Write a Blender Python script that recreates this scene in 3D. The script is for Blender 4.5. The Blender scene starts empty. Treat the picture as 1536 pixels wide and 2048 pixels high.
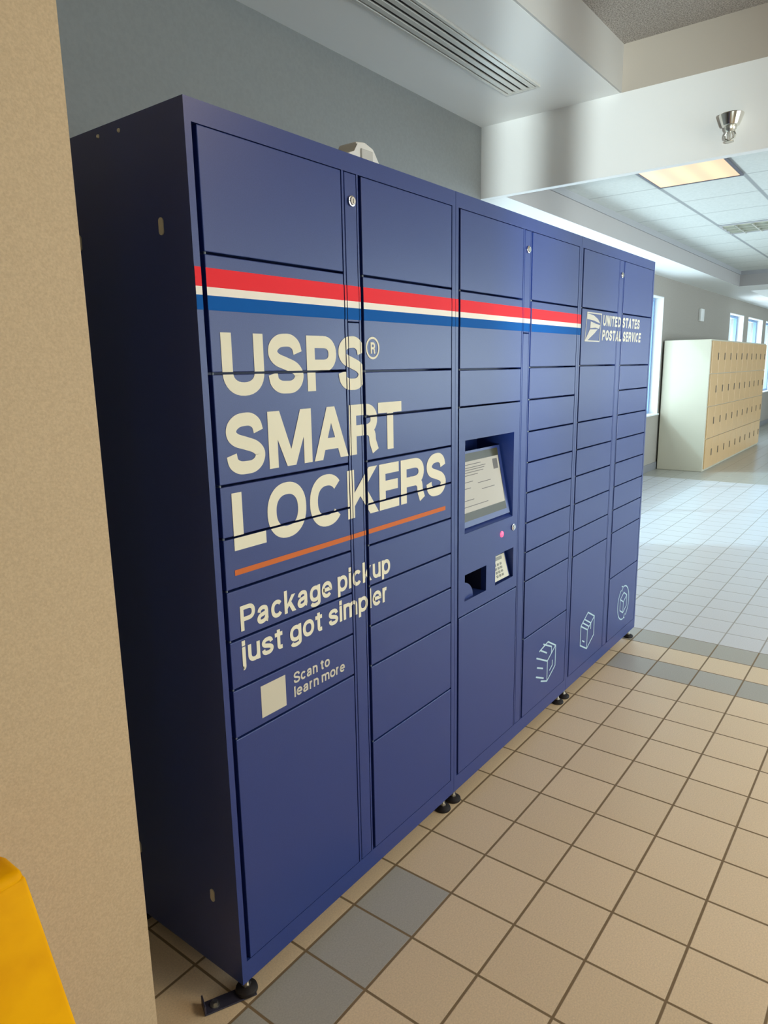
import bpy, bmesh, math, random
from mathutils import Vector, Matrix
random.seed(7)
SC = bpy.context.scene
COL = SC.collection
R = math.radians

# ------------------------------------------------------------------ camera
cd = bpy.data.cameras.new('camera')
cam = bpy.data.objects.new('camera', cd)
COL.objects.link(cam)
cam.location = (-0.9021, -1.1348, 1.4845)
cam.rotation_mode = 'XYZ'
cam.rotation_euler = (1.36765321, 0.0172024, -0.9225683)
cd.sensor_fit = 'HORIZONTAL'
cd.sensor_width = 36.0
cd.lens = 36.0 * 1399.805 / 1536.0
cd.clip_start = 0.05
cd.clip_end = 200
SC.camera = cam

# ------------------------------------------------------------------ view, sky, sun, lights
SC.view_settings.view_transform = 'Standard'
SC.view_settings.look = 'None'
SC.view_settings.gamma = 1.0
SC.view_settings.use_curve_mapping = False
SC.view_settings.exposure = 0.0

w = bpy.data.worlds.new('sky')
SC.world = w
w.use_nodes = True
bg = w.node_tree.nodes['Background']
bg.inputs[0].default_value = (0.72, 0.88, 1.0, 1)
bg.inputs[1].default_value = 1.2


def lamp(name, kind, loc, energy, color, rot=None, target=None, **kw):
    d = bpy.data.lights.new(name, kind)
    d.energy = energy
    d.color = color
    for k, v in kw.items():
        setattr(d, k, v)
    o = bpy.data.objects.new(name, d)
    COL.objects.link(o)
    o.location = loc
    if target is not None:
        o.rotation_euler = (Vector(target) - Vector(loc)).to_track_quat('-Z', 'Y').to_euler()
    elif rot:
        o.rotation_euler = rot
    return o


DAY = (0.86, 0.94, 1.0)
WARM = (1.0, 0.80, 0.55)
# daylight entering by the street windows of the long wall and by the glazed front
lamp('daylight', 'AREA', (6.7, 2.30, 1.45), 150, (0.80, 0.93, 1.0), target=(6.7, -1.5, 1.7), shape='RECTANGLE', size=5.0, size_y=1.6)
for wx, ww in ((14.05, 1.2), (15.88, 1.5), (17.83, 1.5)):
    lamp('daylight', 'AREA', (wx, 2.30, 1.45), 60, DAY, target=(wx, -2, 1.6), shape='RECTANGLE', size=ww, size_y=1.5)
lamp('daylight', 'AREA', (2.6, -5.4, 1.45), 132, (1.0, 0.96, 0.90), target=(2.6, 0, 1.15), shape='RECTANGLE', size=3.6, size_y=2.3)
lamp('daylight', 'AREA', (8.4, -5.4, 1.55), 340, DAY, target=(8.4, 0, 1.0), shape='RECTANGLE', size=6.0, size_y=2.3)
lamp('daylight', 'AREA', (16.5, -5.4, 1.55), 220, DAY, target=(16.5, 0, 1.0), shape='RECTANGLE', size=6.0, size_y=2.3)
# added spot standing in for reflected sun, aimed through the added entrance
lamp('reflected_sun_spot', 'SPOT', (-6.0, -4.2, 0.5), 4700, (0.96, 1.0, 0.97), target=(3.64, 1.35, 2.75), spot_size=R(21), spot_blend=1.0, shadow_soft_size=0.026)
lamp('sunlight', 'SUN', (5, 12, 12), 2.1, (0.58, 0.88, 1.05), target=(5 + 5.6, 12 - 10, 12 - 10.2), angle=0.07)

# ------------------------------------------------------------------ materials


def mat(name, color, rough=0.5, metal=0.0, spec=0.5, emit=None, estr=0.0, coat=0.0):
    m = bpy.data.materials.new(name)
    m.use_nodes = True
    b = m.node_tree.nodes['Principled BSDF']
    b.inputs['Base Color'].default_value = (*color, 1)
    b.inputs['Roughness'].default_value = rough
    b.inputs['Metallic'].default_value = metal
    b.inputs['Specular IOR Level'].default_value = spec
    if coat:
        b.inputs['Coat Weight'].default_value = coat
    if emit:
        b.inputs['Emission Color'].default_value = (*emit, 1)
        b.inputs['Emission Strength'].default_value = estr
    return m


def bsdf(m):
    return m.node_tree.nodes['Principled BSDF']


def add_noise(m, scale, c1, c2, bump=0.0, detail=4.0, lo=0.35, hi=0.65, dist=0.002):
    nt = m.node_tree
    tc = nt.nodes.new('ShaderNodeNewGeometry')
    n = nt.nodes.new('ShaderNodeTexNoise')
    n.inputs['Scale'].default_value = scale
    n.inputs['Detail'].default_value = detail
    nt.links.new(tc.outputs['Position'], n.inputs['Vector'])
    r = nt.nodes.new('ShaderNodeValToRGB')
    r.color_ramp.elements[0].position = lo
    r.color_ramp.elements[1].position = hi
    r.color_ramp.elements[0].color = (*c1, 1)
    r.color_ramp.elements[1].color = (*c2, 1)
    nt.links.new(n.outputs['Fac'], r.inputs['Fac'])
    nt.links.new(r.outputs['Color'], bsdf(m).inputs['Base Color'])
    if bump:
        bp = nt.nodes.new('ShaderNodeBump')
        bp.inputs['Strength'].default_value = bump
        bp.inputs['Distance'].default_value = dist
        nt.links.new(n.outputs['Fac'], bp.inputs['Height'])
        nt.links.new(bp.outputs['Normal'], bsdf(m).inputs['Normal'])
    return m


NAVY = mat('navy_powder_coat', (0.032, 0.055, 0.20), 0.33, spec=0.52)
add_noise(NAVY, 420, (0.016, 0.038, 0.185), (0.020, 0.043, 0.205), 0.10, 2.0, dist=0.0006)
NAVY_DK = mat('navy_inner_steel', (0.012, 0.015, 0.035), 0.6)
CREAM = mat('cream_vinyl', (0.82, 0.79, 0.62), 0.5, spec=0.25)
RED = mat('red_vinyl', (0.86, 0.008, 0.018), 0.5, spec=0.2)
WHITE_V = mat('white_vinyl', (0.86, 0.80, 0.70), 0.42)
BLUE_V = mat('blue_vinyl', (0.0, 0.10, 0.40), 0.55, spec=0.08)
ORANGE_V = mat('orange_red_vinyl', (0.62, 0.15, 0.03), 0.5, spec=0.2)
CYAN_V = mat('pale_blue_vinyl', (0.46, 0.66, 0.74), 0.42)
GREY_V = mat('grey_cream_vinyl', (0.62, 0.60, 0.50), 0.42)
CHROME = mat('chrome', (0.78, 0.76, 0.70), 0.16, 1.0)
STEEL = mat('satin_steel', (0.62, 0.61, 0.55), 0.32, 1.0)
PALE_METAL = mat('pale_zinc', (0.55, 0.54, 0.45), 0.45, 0.2)
HINGE = mat('hinge_pin_grey', (0.20, 0.24, 0.27), 0.5)
RUBBER = mat('black_rubber', (0.010, 0.008, 0.010), 0.55)
BRACKET = mat('dark_steel_bracket', (0.030, 0.030, 0.055), 0.5)
GLASS_BK = mat('black_screen_glass', (0.060, 0.060, 0.034), 0.25, spec=0.15)
SCREEN = mat('lit_screen', (0.36, 0.355, 0.32), 0.4, spec=0.1, emit=(0.80, 0.78, 0.66), estr=0.20)
SCREEN_TX = mat('screen_grey_print', (0.10, 0.10, 0.10), 0.5, spec=0.1, emit=(0.45, 0.45, 0.42), estr=0.16)
READER = mat('reader_keypad_plastic', (0.58, 0.57, 0.44), 0.4)
READER_DK = mat('reader_key_print', (0.20, 0.20, 0.15), 0.4)
LED = mat('red_indicator', (0.9, 0.02, 0.08), 0.3, emit=(1.0, 0.09, 0.20), estr=1.9)
WHITE_PL = mat('white_plastic', (0.78, 0.78, 0.75), 0.4)
WALL_GREY = mat('grey_wall_paint', (0.25, 0.265, 0.265), 0.75)
add_noise(WALL_GREY, 60, (0.24, 0.255, 0.255), (0.26, 0.275, 0.275), 0.12, 5)
WALL_FAR = mat('beige_grey_wall_paint', (0.33, 0.31, 0.27), 0.75)
add_noise(WALL_FAR, 50, (0.32, 0.29, 0.25), (0.34, 0.31, 0.27), 0.08, 5)
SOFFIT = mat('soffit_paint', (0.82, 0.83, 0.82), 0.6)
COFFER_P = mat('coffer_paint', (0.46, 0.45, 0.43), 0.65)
COLUMN = mat('column_wallcovering', (0.60, 0.50, 0.37), 0.7)
add_noise(COLUMN, 230, (0.53, 0.40, 0.245), (0.64, 0.495, 0.31), 0.18, 6, 0.3, 0.7)
ACOUSTIC = mat('acoustic_texture', (0.34, 0.31, 0.285), 0.95)
add_noise(ACOUSTIC, 130, (0.16, 0.145, 0.13), (0.50, 0.46, 0.42), 0.7, 6, 0.3, 0.68)
BASEB = mat('grey_vinyl_baseboard', (0.22, 0.22, 0.23), 0.5)
BEIGE = mat('beige_locker_enamel', (0.66, 0.42, 0.20), 0.3)
BEIGE_S = mat('beige_locker_side_enamel', (0.57, 0.53, 0.41), 0.45)
SLOT_DK = mat('dark_handle_slot', (0.10, 0.065, 0.03), 0.5)
YELLOW = mat('yellow_plastic', (0.9, 0.42, 0.0), 0.55, spec=0.08)
add_noise(YELLOW, 14, (0.86, 0.39, 0.0), (0.95, 0.46, 0.0), 0.05, 3)
WIN_FR = mat('window_frame_white', (0.74, 0.76, 0.76), 0.4)
WIN_BLUE = mat('window_frame_blue_metal', (0.22, 0.36, 0.60), 0.4)
DARK = mat('dark_duct', (0.03, 0.03, 0.03), 0.8)
DIFF = mat('diffuser_blade_aluminium', (0.62, 0.61, 0.57), 0.4, 0.3)
TROFFER = mat('lit_prismatic_lens', (0.30, 0.26, 0.18), 0.4, emit=(1.0, 0.70, 0.40), estr=0.84)
nt = TROFFER.node_tree
tg = nt.nodes.new('ShaderNodeNewGeometry')
ts = nt.nodes.new('ShaderNodeSeparateXYZ')
nt.links.new(tg.outputs['Position'], ts.inputs[0])
tw = nt.nodes.new('ShaderNodeMath')
tw.operation = 'SINE'
tm = nt.nodes.new('ShaderNodeMath')
tm.operation = 'MULTIPLY_ADD'
tm.inputs[1].default_value = 2 * math.pi / 0.19
tm.inputs[2].default_value = 0.4
nt.links.new(ts.outputs[1], tm.inputs[0])
nt.links.new(tm.outputs[0], tw.inputs[0])
tr_ = nt.nodes.new('ShaderNodeMapRange')
tr_.inputs['From Min'].default_value = -1
nt.links.new(tw.outputs[0], tr_.inputs['Value'])
tmix = nt.nodes.new('ShaderNodeMix')
tmix.data_type = 'RGBA'
tmix.inputs[6].default_value = (0.96, 0.60, 0.36, 1)
tmix.inputs[7].default_value = (1.0, 0.78, 0.46, 1)
nt.links.new(tr_.outputs[0], tmix.inputs[0])
nt.links.new(tmix.outputs[2], bsdf(TROFFER).inputs['Emission Color'])
FRAME_MT = mat('fixture_frame_metal', (0.55, 0.55, 0.58), 0.4, 0.4)
FRAME_DK = mat('fixture_dark_edge', (0.10, 0.10, 0.13), 0.5)
LOUVRE = mat('louvre_aluminium', (0.55, 0.56, 0.50), 0.3, 0.6)
GROUND = mat('outside_paving', (0.55, 0.55, 0.53), 0.9)
HEDGE = mat('outside_leaves', (0.10, 0.20, 0.07), 0.9)

gm = bpy.data.materials.new('window_glass')
gm.use_nodes = True
nt = gm.node_tree
nt.nodes.clear()
out = nt.nodes.new('ShaderNodeOutputMaterial')
mx = nt.nodes.new('ShaderNodeMixShader')
tr = nt.nodes.new('ShaderNodeBsdfTransparent')
gl = nt.nodes.new('ShaderNodeBsdfGlossy')
tr.inputs[0].default_value = (0.93, 0.97, 0.98, 1)
gl.inputs['Roughness'].default_value = 0.02
mx.inputs[0].default_value = 0.05
nt.links.new(tr.outputs[0], mx.inputs[1])
nt.links.new(gl.outputs[0], mx.inputs[2])
nt.links.new(mx.outputs[0], out.inputs['Surface'])
GLASS = gm


def math_node(nt, op, a, b=None, clamp=False):
    n = nt.nodes.new('ShaderNodeMath')
    n.operation = op
    n.use_clamp = clamp
    for i, v in enumerate((a, b)):
        if v is None:
            continue
        if isinstance(v, (int, float)):
            n.inputs[i].default_value = v
        else:
            nt.links.new(v, n.inputs[i])
    return n.outputs[0]


def mix_col(nt, fac, a, b):
    n = nt.nodes.new('ShaderNodeMix')
    n.data_type = 'RGBA'
    if isinstance(fac, (int, float)):
        n.inputs[0].default_value = fac
    else:
        nt.links.new(fac, n.inputs[0])
    for i, v in ((6, a), (7, b)):
        if isinstance(v, tuple):
            n.inputs[i].default_value = (*v, 1)
        else:
            nt.links.new(v, n.inputs[i])
    return n.outputs[2]


T, TX0, TY0 = 0.198677, 0.199577, -0.011969


def floor_material():
    m = mat('ceramic_floor_tile', (0.5, 0.45, 0.38), 0.3)
    nt = m.node_tree
    b = bsdf(m)
    geo = nt.nodes.new('ShaderNodeNewGeometry')
    sp = nt.nodes.new('ShaderNodeSeparateXYZ')
    nt.links.new(geo.outputs['Position'], sp.inputs[0])
    u = math_node(nt, 'DIVIDE', math_node(nt, 'SUBTRACT', sp.outputs[0], TX0), T)
    v = math_node(nt, 'DIVIDE', math_node(nt, 'SUBTRACT', TY0, sp.outputs[1]), T)
    iu, iv = math_node(nt, 'FLOOR', u), math_node(nt, 'FLOOR', v)
    fu, fv = math_node(nt, 'FRACT', u), math_node(nt, 'FRACT', v)

    def edge(f):
        return math_node(nt, 'MINIMUM', f, math_node(nt, 'SUBTRACT', 1.0, f))
    d = math_node(nt, 'MINIMUM', edge(fu), edge(fv))
    g = nt.nodes.new('ShaderNodeMapRange')
    g.inputs['From Min'].default_value = 0.013
    g.inputs['From Max'].default_value = 0.022
    nt.links.new(d, g.inputs['Value'])
    tile = g.outputs[0]
    # a value for every tile
    cv = nt.nodes.new('ShaderNodeCombineXYZ')
    nt.links.new(iu, cv.inputs[0])
    nt.links.new(iv, cv.inputs[1])
    wn = nt.nodes.new('ShaderNodeTexWhiteNoise')
    wn.noise_dimensions = '3D'
    nt.links.new(cv.outputs[0], wn.inputs['Vector'])
    base = mix_col(nt, wn.outputs['Value'], (0.72, 0.575, 0.385), (0.78, 0.625, 0.425))
    no = nt.nodes.new('ShaderNodeTexNoise')
    no.inputs['Scale'].default_value = 240
    no.inputs['Detail'].default_value = 3
    nt.links.new(geo.outputs['Position'], no.inputs['Vector'])
    sk = nt.nodes.new('ShaderNodeMapRange')
    sk.inputs['From Min'].default_value = 0.3
    sk.inputs['From Max'].default_value = 0.7
    sk.inputs['To Min'].default_value = 0.9
    sk.inputs['To Max'].default_value = 1.08
    nt.links.new(no.outputs['Fac'], sk.inputs['Value'])

    def eq(a, val):
        n = nt.nodes.new('ShaderNodeMath')
        n.operation = 'COMPARE'
        nt.links.new(a, n.inputs[0])
        n.inputs[1].default_value = val
        n.inputs[2].default_value = 0.1
        return n.outputs[0]

    def lt(a, val):
        return math_node(nt, 'LESS_THAN', a, val)

    def gt(a, val):
        return math_node(nt, 'GREATER_THAN', a, val)
    AND = lambda a, b_: math_node(nt, 'MULTIPLY', a, b_)
    # grey blue tiles: the short border beside the first locker and two cross bands further on
    blue = AND(eq(iv, 0), lt(iu, 1.5))
    blue = math_node(nt, 'MAXIMUM', blue, eq(iu, 13))
    blue = math_node(nt, 'MAXIMUM', blue, AND(eq(iu, 11), gt(iv, -0.5)))
    bluec = mix_col(nt, wn.outputs['Value'], (0.40, 0.39, 0.345), (0.45, 0.44, 0.395))
    far = gt(iu, 13.5)
    base = mix_col(nt, far, base, (0.64, 0.645, 0.67))
    tc = mix_col(nt, blue, base, bluec)
    # carpeted zone at the end of the hall
    carpet = gt(sp.outputs[0], 8.63)
    vm = nt.nodes.new('ShaderNodeVectorMath')
    vm.operation = 'SCALE'
    nt.links.new(tc, vm.inputs[0])
    nt.links.new(sk.outputs[0], vm.inputs['Scale'])
    groutc = mix_col(nt, far, (0.21, 0.145, 0.075), (0.36, 0.34, 0.31))
    c = mix_col(nt, tile, groutc, vm.outputs[0])
    c = mix_col(nt, carpet, c, (0.40, 0.38, 0.33))
    nt.links.new(c, b.inputs['Base Color'])
    rg = nt.nodes.new('ShaderNodeMapRange')
    rg.inputs['To Min'].default_value = 0.8
    rg.inputs['To Max'].default_value = 0.30
    nt.links.new(tile, rg.inputs['Value'])
    nt.links.new(rg.outputs[0], b.inputs['Roughness'])
    hb = math_node(nt, 'ADD', tile, math_node(nt, 'MULTIPLY', no.outputs['Fac'], 0.12))
    bp = nt.nodes.new('ShaderNodeBump')
    bp.inputs['Strength'].default_value = 0.35
    bp.inputs['Distance'].default_value = 0.0015
    nt.links.new(hb, bp.inputs['Height'])
    nt.links.new(bp.outputs['Normal'], b.inputs['Normal'])
    return m


def ceiling_tile_material():
    m = mat('ceiling_tile_grid', (0.6, 0.6, 0.57), 0.9)
    nt = m.node_tree
    b = bsdf(m)
    geo = nt.nodes.new('ShaderNodeNewGeometry')
    sp = nt.nodes.new('ShaderNodeSeparateXYZ')
    nt.links.new(geo.outputs['Position'], sp.inputs[0])

    def line(co, off, pitch, wd):
        f = math_node(nt, 'FRACT', math_node(nt, 'DIVIDE', math_node(nt, 'SUBTRACT', co, off), pitch))
        e = math_node(nt, 'MINIMUM', f, math_node(nt, 'SUBTRACT', 1.0, f))
        g = nt.nodes.new('ShaderNodeMapRange')
        g.inputs['From Min'].default_value = wd / pitch * 0.5
        g.inputs['From Max'].default_value = wd / pitch * 0.9
        nt.links.new(e, g.inputs['Value'])
        return g.outputs[0]
    ly = line(sp.outputs[1], 0.692, 0.612, 0.022)
    lx = line(sp.outputs[0], 5.138, 0.643, 0.016)
    no = nt.nodes.new('ShaderNodeTexNoise')
    no.inputs['Scale'].default_value = 45
    no.inputs['Detail'].default_value = 6
    nt.links.new(geo.outputs['Position'], no.inputs['Vector'])
    c = mix_col(nt, no.outputs['Fac'], (0.50, 0.52, 0.49), (0.66, 0.67, 0.64))
    c = mix_col(nt, lx, (0.42, 0.43, 0.41), c)
    c = mix_col(nt, ly, (0.30, 0.31, 0.31), c)
    nt.links.new(c, b.inputs['Base Color'])
    return m


FLOOR = floor_material()
CEILT = ceiling_tile_material()

# ------------------------------------------------------------------ mesh helpers


def NB():
    return bmesh.new()


def box(bm, x0, x1, y0, y1, z0, z1, bev=0.0, seg=2):
    b2 = bmesh.new()
    bmesh.ops.create_cube(b2, size=1.0)
    bmesh.ops.scale(b2, vec=(x1 - x0, y1 - y0, z1 - z0), verts=b2.verts)
    bmesh.ops.translate(b2, vec=((x0 + x1) / 2, (y0 + y1) / 2, (z0 + z1) / 2), verts=b2.verts)
    if bev:
        bmesh.ops.bevel(b2, geom=b2.edges[:], offset=bev, segments=seg, profile=0.5, affect='EDGES')
    merge(bm, b2)


def merge(bm, b2, M=None):
    if M is not None:
        bmesh.ops.transform(b2, matrix=M, verts=b2.verts)
    me = bpy.data.meshes.new('t')
    b2.to_mesh(me)
    b2.free()
    bm.from_mesh(me)
    bpy.data.meshes.remove(me)


def cyl(bm, c, axis, r0, r1, h, n=20, bev=0.0):
    """cone or cylinder whose base centre is c, growing h along axis"""
    b2 = bmesh.new()
    bmesh.ops.create_cone(b2, cap_ends=True, segments=n, radius1=r0, radius2=r1, depth=h)
    if bev:
        es = [e for e in b2.edges if len(e.link_faces) == 2 and e.calc_face_angle(0) > 0.9]
        bmesh.ops.bevel(b2, geom=es, offset=bev, segments=2, profile=0.5, affect='EDGES')
    q = Vector((0, 0, 1)).rotation_difference(Vector(axis).normalized()).to_matrix().to_4x4()
    M = Matrix.Translation(Vector(c)) @ q @ Matrix.Translation((0, 0, h / 2))
    merge(bm, b2, M)


def lathe(bm, c, prof, n=28):
    """prof: list of (radius, z)"""
    rings = []
    for r, z in prof:
        rings.append([bm.verts.new((c[0] + r * math.cos(2 * math.pi * i / n), c[1] + r * math.sin(2 * math.pi * i / n), c[2] + z)) for i in range(n)])
    for a, b in zip(rings, rings[1:]):
        for i in range(n):
            j = (i + 1) % n
            bm.faces.new((a[i], a[j], b[j], b[i]))
    bm.faces.new(rings[0][::-1])
    bm.faces.new(rings[-1])


def tube(bm, pts, r, n=8):
    for a, b in zip(pts, pts[1:]):
        a, b = Vector(a), Vector(b)
        cyl(bm, a, b - a, r, r, (b - a).length, n)


def quad(bm, pts):
    return bm.faces.new([bm.verts.new(p) for p in pts])


def prism(bm, poly, y0, y1):
    """poly in (x,z), extruded from y0 to y1"""
    a = [bm.verts.new((x, y0, z)) for x, z in poly]
    b = [bm.verts.new((x, y1, z)) for x, z in poly]
    n = len(poly)
    bm.faces.new(a)
    bm.faces.new(b[::-1])
    for i in range(n):
        j = (i + 1) % n
        bm.faces.new((a[j], a[i], b[i], b[j]))


def link_mesh(name, bm, m, parent=None, smooth=False):
    root = parent
    while root is not None and root.parent is not None:
        root = root.parent
    if root is not None:
        bmesh.ops.translate(bm, vec=-Vector(root.location), verts=bm.verts)
    bmesh.ops.recalc_face_normals(bm, faces=bm.faces[:])
    me = bpy.data.meshes.new(name)
    bm.to_mesh(me)
    bm.free()
    for mm in (m if isinstance(m, (list, tuple)) else [m]):
        me.materials.append(mm)
    if smooth:
        for p in me.polygons:
            p.use_smooth = True
        me.set_sharp_from_angle(angle=R(40))
    o = bpy.data.objects.new(name, me)
    COL.objects.link(o)
    if parent is not None:
        o.parent = parent
    return o


part = link_mesh


def tag(o, label, cat, group=None):
    o['label'] = label
    o['category'] = cat
    if group:
        o['group'] = group
    return o


def thing(name, label, cat, loc, group=None):
    o = bpy.data.objects.new(name, None)
    COL.objects.link(o)
    o.location = loc
    o.empty_display_size = 0.1
    return tag(o, label, cat, group)


def struct(name, bm, m, parent=None):
    o = link_mesh(name, bm, m, parent)
    if parent is None:
        o['kind'] = 'structure'
    return o


# ------------------------------------------------------------------ lettering made of strokes
VY = [0]


def ribbon(bm, pts, w, closed=False, cap0=0.0, cap1=0.0, y=-0.0007, clip=None):
    """flat ribbon of width w along pts (x,z); caps extend the ends"""
    pts = [Vector((p[0], p[1])) for p in pts]
    q = [pts[0]]
    for p in pts[1:]:
        if (p - q[-1]).length > 1e-6:
            q.append(p)
    pts = q
    n = len(pts)
    if not closed:
        if cap0:
            pts[0] = pts[0] + (pts[0] - pts[1]).normalized() * cap0
        if cap1:
            pts[-1] = pts[-1] + (pts[-1] - pts[-2]).normalized() * cap1
    VY[0] = (VY[0] + 1) % 8
    yy = y - VY[0] * 0.00004
    L, Rr = [], []
    for i in range(n):
        if closed:
            d0 = (pts[i] - pts[i - 1]).normalized()
            d1 = (pts[(i + 1) % n] - pts[i]).normalized()
        else:
            d0 = (pts[i] - pts[i - 1]).normalized() if i else (pts[1] - pts[0]).normalized()
            d1 = (pts[i + 1] - pts[i]).normalized() if i < n - 1 else d0
        t = d0 + d1
        t = t.normalized() if t.length > 1e-6 else d1
        nn = Vector((-t.y, t.x))
        k = max(0.45, abs(nn.dot(Vector((-d0.y, d0.x)))))
        off = nn * (w / 2 / k)
        L.append(pts[i] + off)
        Rr.append(pts[i] - off)
    b2 = bmesh.new()
    vl = [b2.verts.new((p.x, yy, p.y)) for p in L]
    vr = [b2.verts.new((p.x, yy, p.y)) for p in Rr]
    for i in range(n if closed else n - 1):
        j = (i + 1) % n
        b2.faces.new((vl[i], vl[j], vr[j], vr[i]))
    if clip:
        x0, x1, z0, z1 = clip
        for co, no in (((x0, 0, 0), (-1, 0, 0)), ((x1, 0, 0), (1, 0, 0)), ((0, 0, z0), (0, 0, -1)), ((0, 0, z1), (0, 0, 1))):
            bmesh.ops.bisect_plane(b2, geom=b2.verts[:] + b2.edges[:] + b2.faces[:], plane_co=co, plane_no=no, clear_outer=True)
    merge(bm, b2)


def catmull(P, k=6):
    P = [Vector(p) for p in P]
    E_ = [P[0] * 2 - P[1]] + P + [P[-1] * 2 - P[-2]]
    o = []
    for i in range(1, len(E_) - 2):
        a, b, c, d = E_[i - 1:i + 3]
        for s in range(k):
            t = s / k
            o.append(0.5 * ((2 * b) + (c - a) * t + (2 * a - 5 * b + 4 * c - d) * t * t + (3 * b - a - 3 * c + d) * t ** 3))
    o.append(P[-1])
    return [(p.x, p.y) for p in o]


def arc(cx, cz, rx, rz, a0, a1, n=16, e=2.25):
    o = []
    for i in range(n + 1):
        a = R(a0 + (a1 - a0) * i / n)
        c, s = math.cos(a), math.sin(a)
        o.append((cx + rx * math.copysign(abs(c) ** (2 / e), c), cz + rz * math.copysign(abs(s) ** (2 / e), s)))
    return o


S_PTS = [(.97, .73), (.9, .89), (.72, .985), (.5, 1), (.25, .97), (.06, .86), (.03, .71), (.18, .59), (.5, .505), (.83, .41), (1, .27), (.94, .11), (.75, .015), (.5, 0), (.25, .02), (.06, .12), (0, .29)]
# each glyph: list of (points in 0..1 centreline box, kind); kind s = square ends, b = butt ends, d = diagonal clipped to the box, o = closed
CAPS = {
    'U': [([(0, 1)] + arc(.5, .36, .5, .36, 180, 360) + [(1, 1)], 's')],
    'S': [(catmull(S_PTS), 'b')],
    'P': [([(0, 0), (0, 1)], 's'), ([(0, 1)] + arc(.58, .725, .42, .275, 90, -90) + [(0, .45)], 'b')],
    'R': [([(0, 0), (0, 1)], 's'), ([(0, 1)] + arc(.58, .735, .40, .265, 90, -90) + [(0, .47)], 'b'), (catmull([(.5, .47), (.74, .45), (.88, .33), (.91, .15), (.98, 0)]), 's')],
    'M': [([(0, 0), (0, 1)], 's'), ([(1, 0), (1, 1)], 's'), ('M1', 'p'), ('M2', 'p')],
    'A': [('A1', 'p'), ('A2', 'p'), ([(.12, .24), (.88, .24)], 'b')],
    'T': [([(0, 1), (1, 1)], 's'), ([(.5, 0), (.5, 1)], 's')],
    'L': [([(0, 1), (0, 0)], 's'), ([(0, 0), (1, 0)], 's')],
    'O': [(arc(.5, .5, .5, .5, 0, 352, 44), 'o')],
    'C': [(arc(.5, .5, .5, .5, 40, 320, 34), 'b')],
    'K': [([(0, 0), (0, 1)], 's'), ('K1', 'p'), ('K2', 'p')],
    'E': [([(0, 0), (0, 1)], 's'), ([(0, 0), (1, 0)], 's'), ([(0, 1), (1, 1)], 's'), ([(0, .52), (.92, .52)], 's')],
    'N': [([(0, 0), (0, 1)], 's'), ([(1, 0), (1, 1)], 's'), ('N1', 'p')],
    'I': [([(0.5, 0), (0.5, 1)], 's')],
    'D': [([(0, 0), (0, 1)], 's'), ([(0, 1)] + arc(.45, .5, .55, .5, 90, -90) + [(0, 0)], 'b')],
    'V': [('V1', 'p'), ('V2', 'p')],
}
CW = {'U': .93, 'S': .86, 'P': .84, 'R': .92, 'M': 1.06, 'A': .98, 'T': .84, 'L': .76, 'O': 1.0, 'C': .95, 'K': .96, 'E': .78, 'N': .92, 'I': .24, 'D': .92, 'V': .95, ' ': .22}
LOW = {  # box is the x-height; values may run above 1 or below 0
    'a': [(catmull([(.05, .70), (.15, .9), (.45, 1), (.78, .92), (.86, .70)]) + [(.86, .25)] + catmull([(.87, .15), (.92, .03), (1, 0)]), 'b'), (catmull([(.86, .60), (.55, .53), (.18, .46), (0, .25), (.1, .05), (.38, 0), (.7, .1), (.86, .34)]), 'b')],
    'c': [(arc(.5, .5, .5, .5, 38, 322, 26), 'b')],
    'k': [([(0, 0), (0, 1.42)], 's'), ('K1', 'p'), ('K2', 'p')],
    'g': [(arc(.5, .53, .5, .47, 0, 350, 28), 'o'), ([(1, 1), (1, .0)] + catmull([(1, -.08), (.93, -.28), (.5, -.36), (.15, -.3), (.03, -.16)]), 'sb')],
    'e': [([(.03, .5), (1, .5)] + arc(.5, .5, .5, .5, 6, 318, 28), 'b')],
    'p': [([(0, -.36), (0, 1)], 's'), (arc(.5, .5, .5, .5, 0, 350, 28), 'o')],
    'i': [([(.5, 0), (.5, 1)], 's'), ([(.5, 1.37), (.5, 1.44)], 's')],
    'j': [([(.7, 1), (.7, -.2)] + catmull([(.68, -.27), (.5, -.36), (.1, -.36)]), 'sb'), ([(.7, 1.37), (.7, 1.44)], 's')],
    'u': [([(0, 1)] + arc(.5, .42, .5, .42, 180, 360) + [(1, 1)], 's'), ([(1, 0), (1, 1)], 's')],
    's': [(catmull(S_PTS), 'b')],
    't': [([(.42, 1.36), (.42, .2)] + catmull([(.43, .11), (.6, 0), (1.12, 0.0)]), 'b'), ([(-.32, 1), (1.18, 1)], 'b')],
    'o': [(arc(.5, .5, .5, .5, 0, 350, 30), 'o')],
    'm': [([(0, 0), (0, 1)], 's'), ([(0, .55)] + arc(.25, .68, .25, .32, 180, 0, 12) + [(.5, 0)], 'bs'), ([(.5, .55)] + arc(.75, .68, .25, .32, 180, 0, 12) + [(1, 0)], 'bs')],
    'n': [([(0, 0), (0, 1)], 's'), ([(0, .5)] + arc(.5, .62, .5, .38, 180, 0, 16) + [(1, 0)], 'bs')],
    'l': [([(.5, 0), (.5, 1.42)], 's')],
    'r': [([(0, 0), (0, 1)], 's'), ([(0, .45)] + catmull([(.02, .62), (.25, .92), (.6, 1), (1, .98)]), 'b')],
}
LW = {'a': .74, 'c': .72, 'k': .74, 'g': .74, 'e': .74, 'p': .75, 'i': .20, 'j': .30, 'u': .68, 's': .69, 't': .50, 'o': .76, 'm': 1.08, 'n': .68, 'l': .20, 'r': .45}


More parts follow.
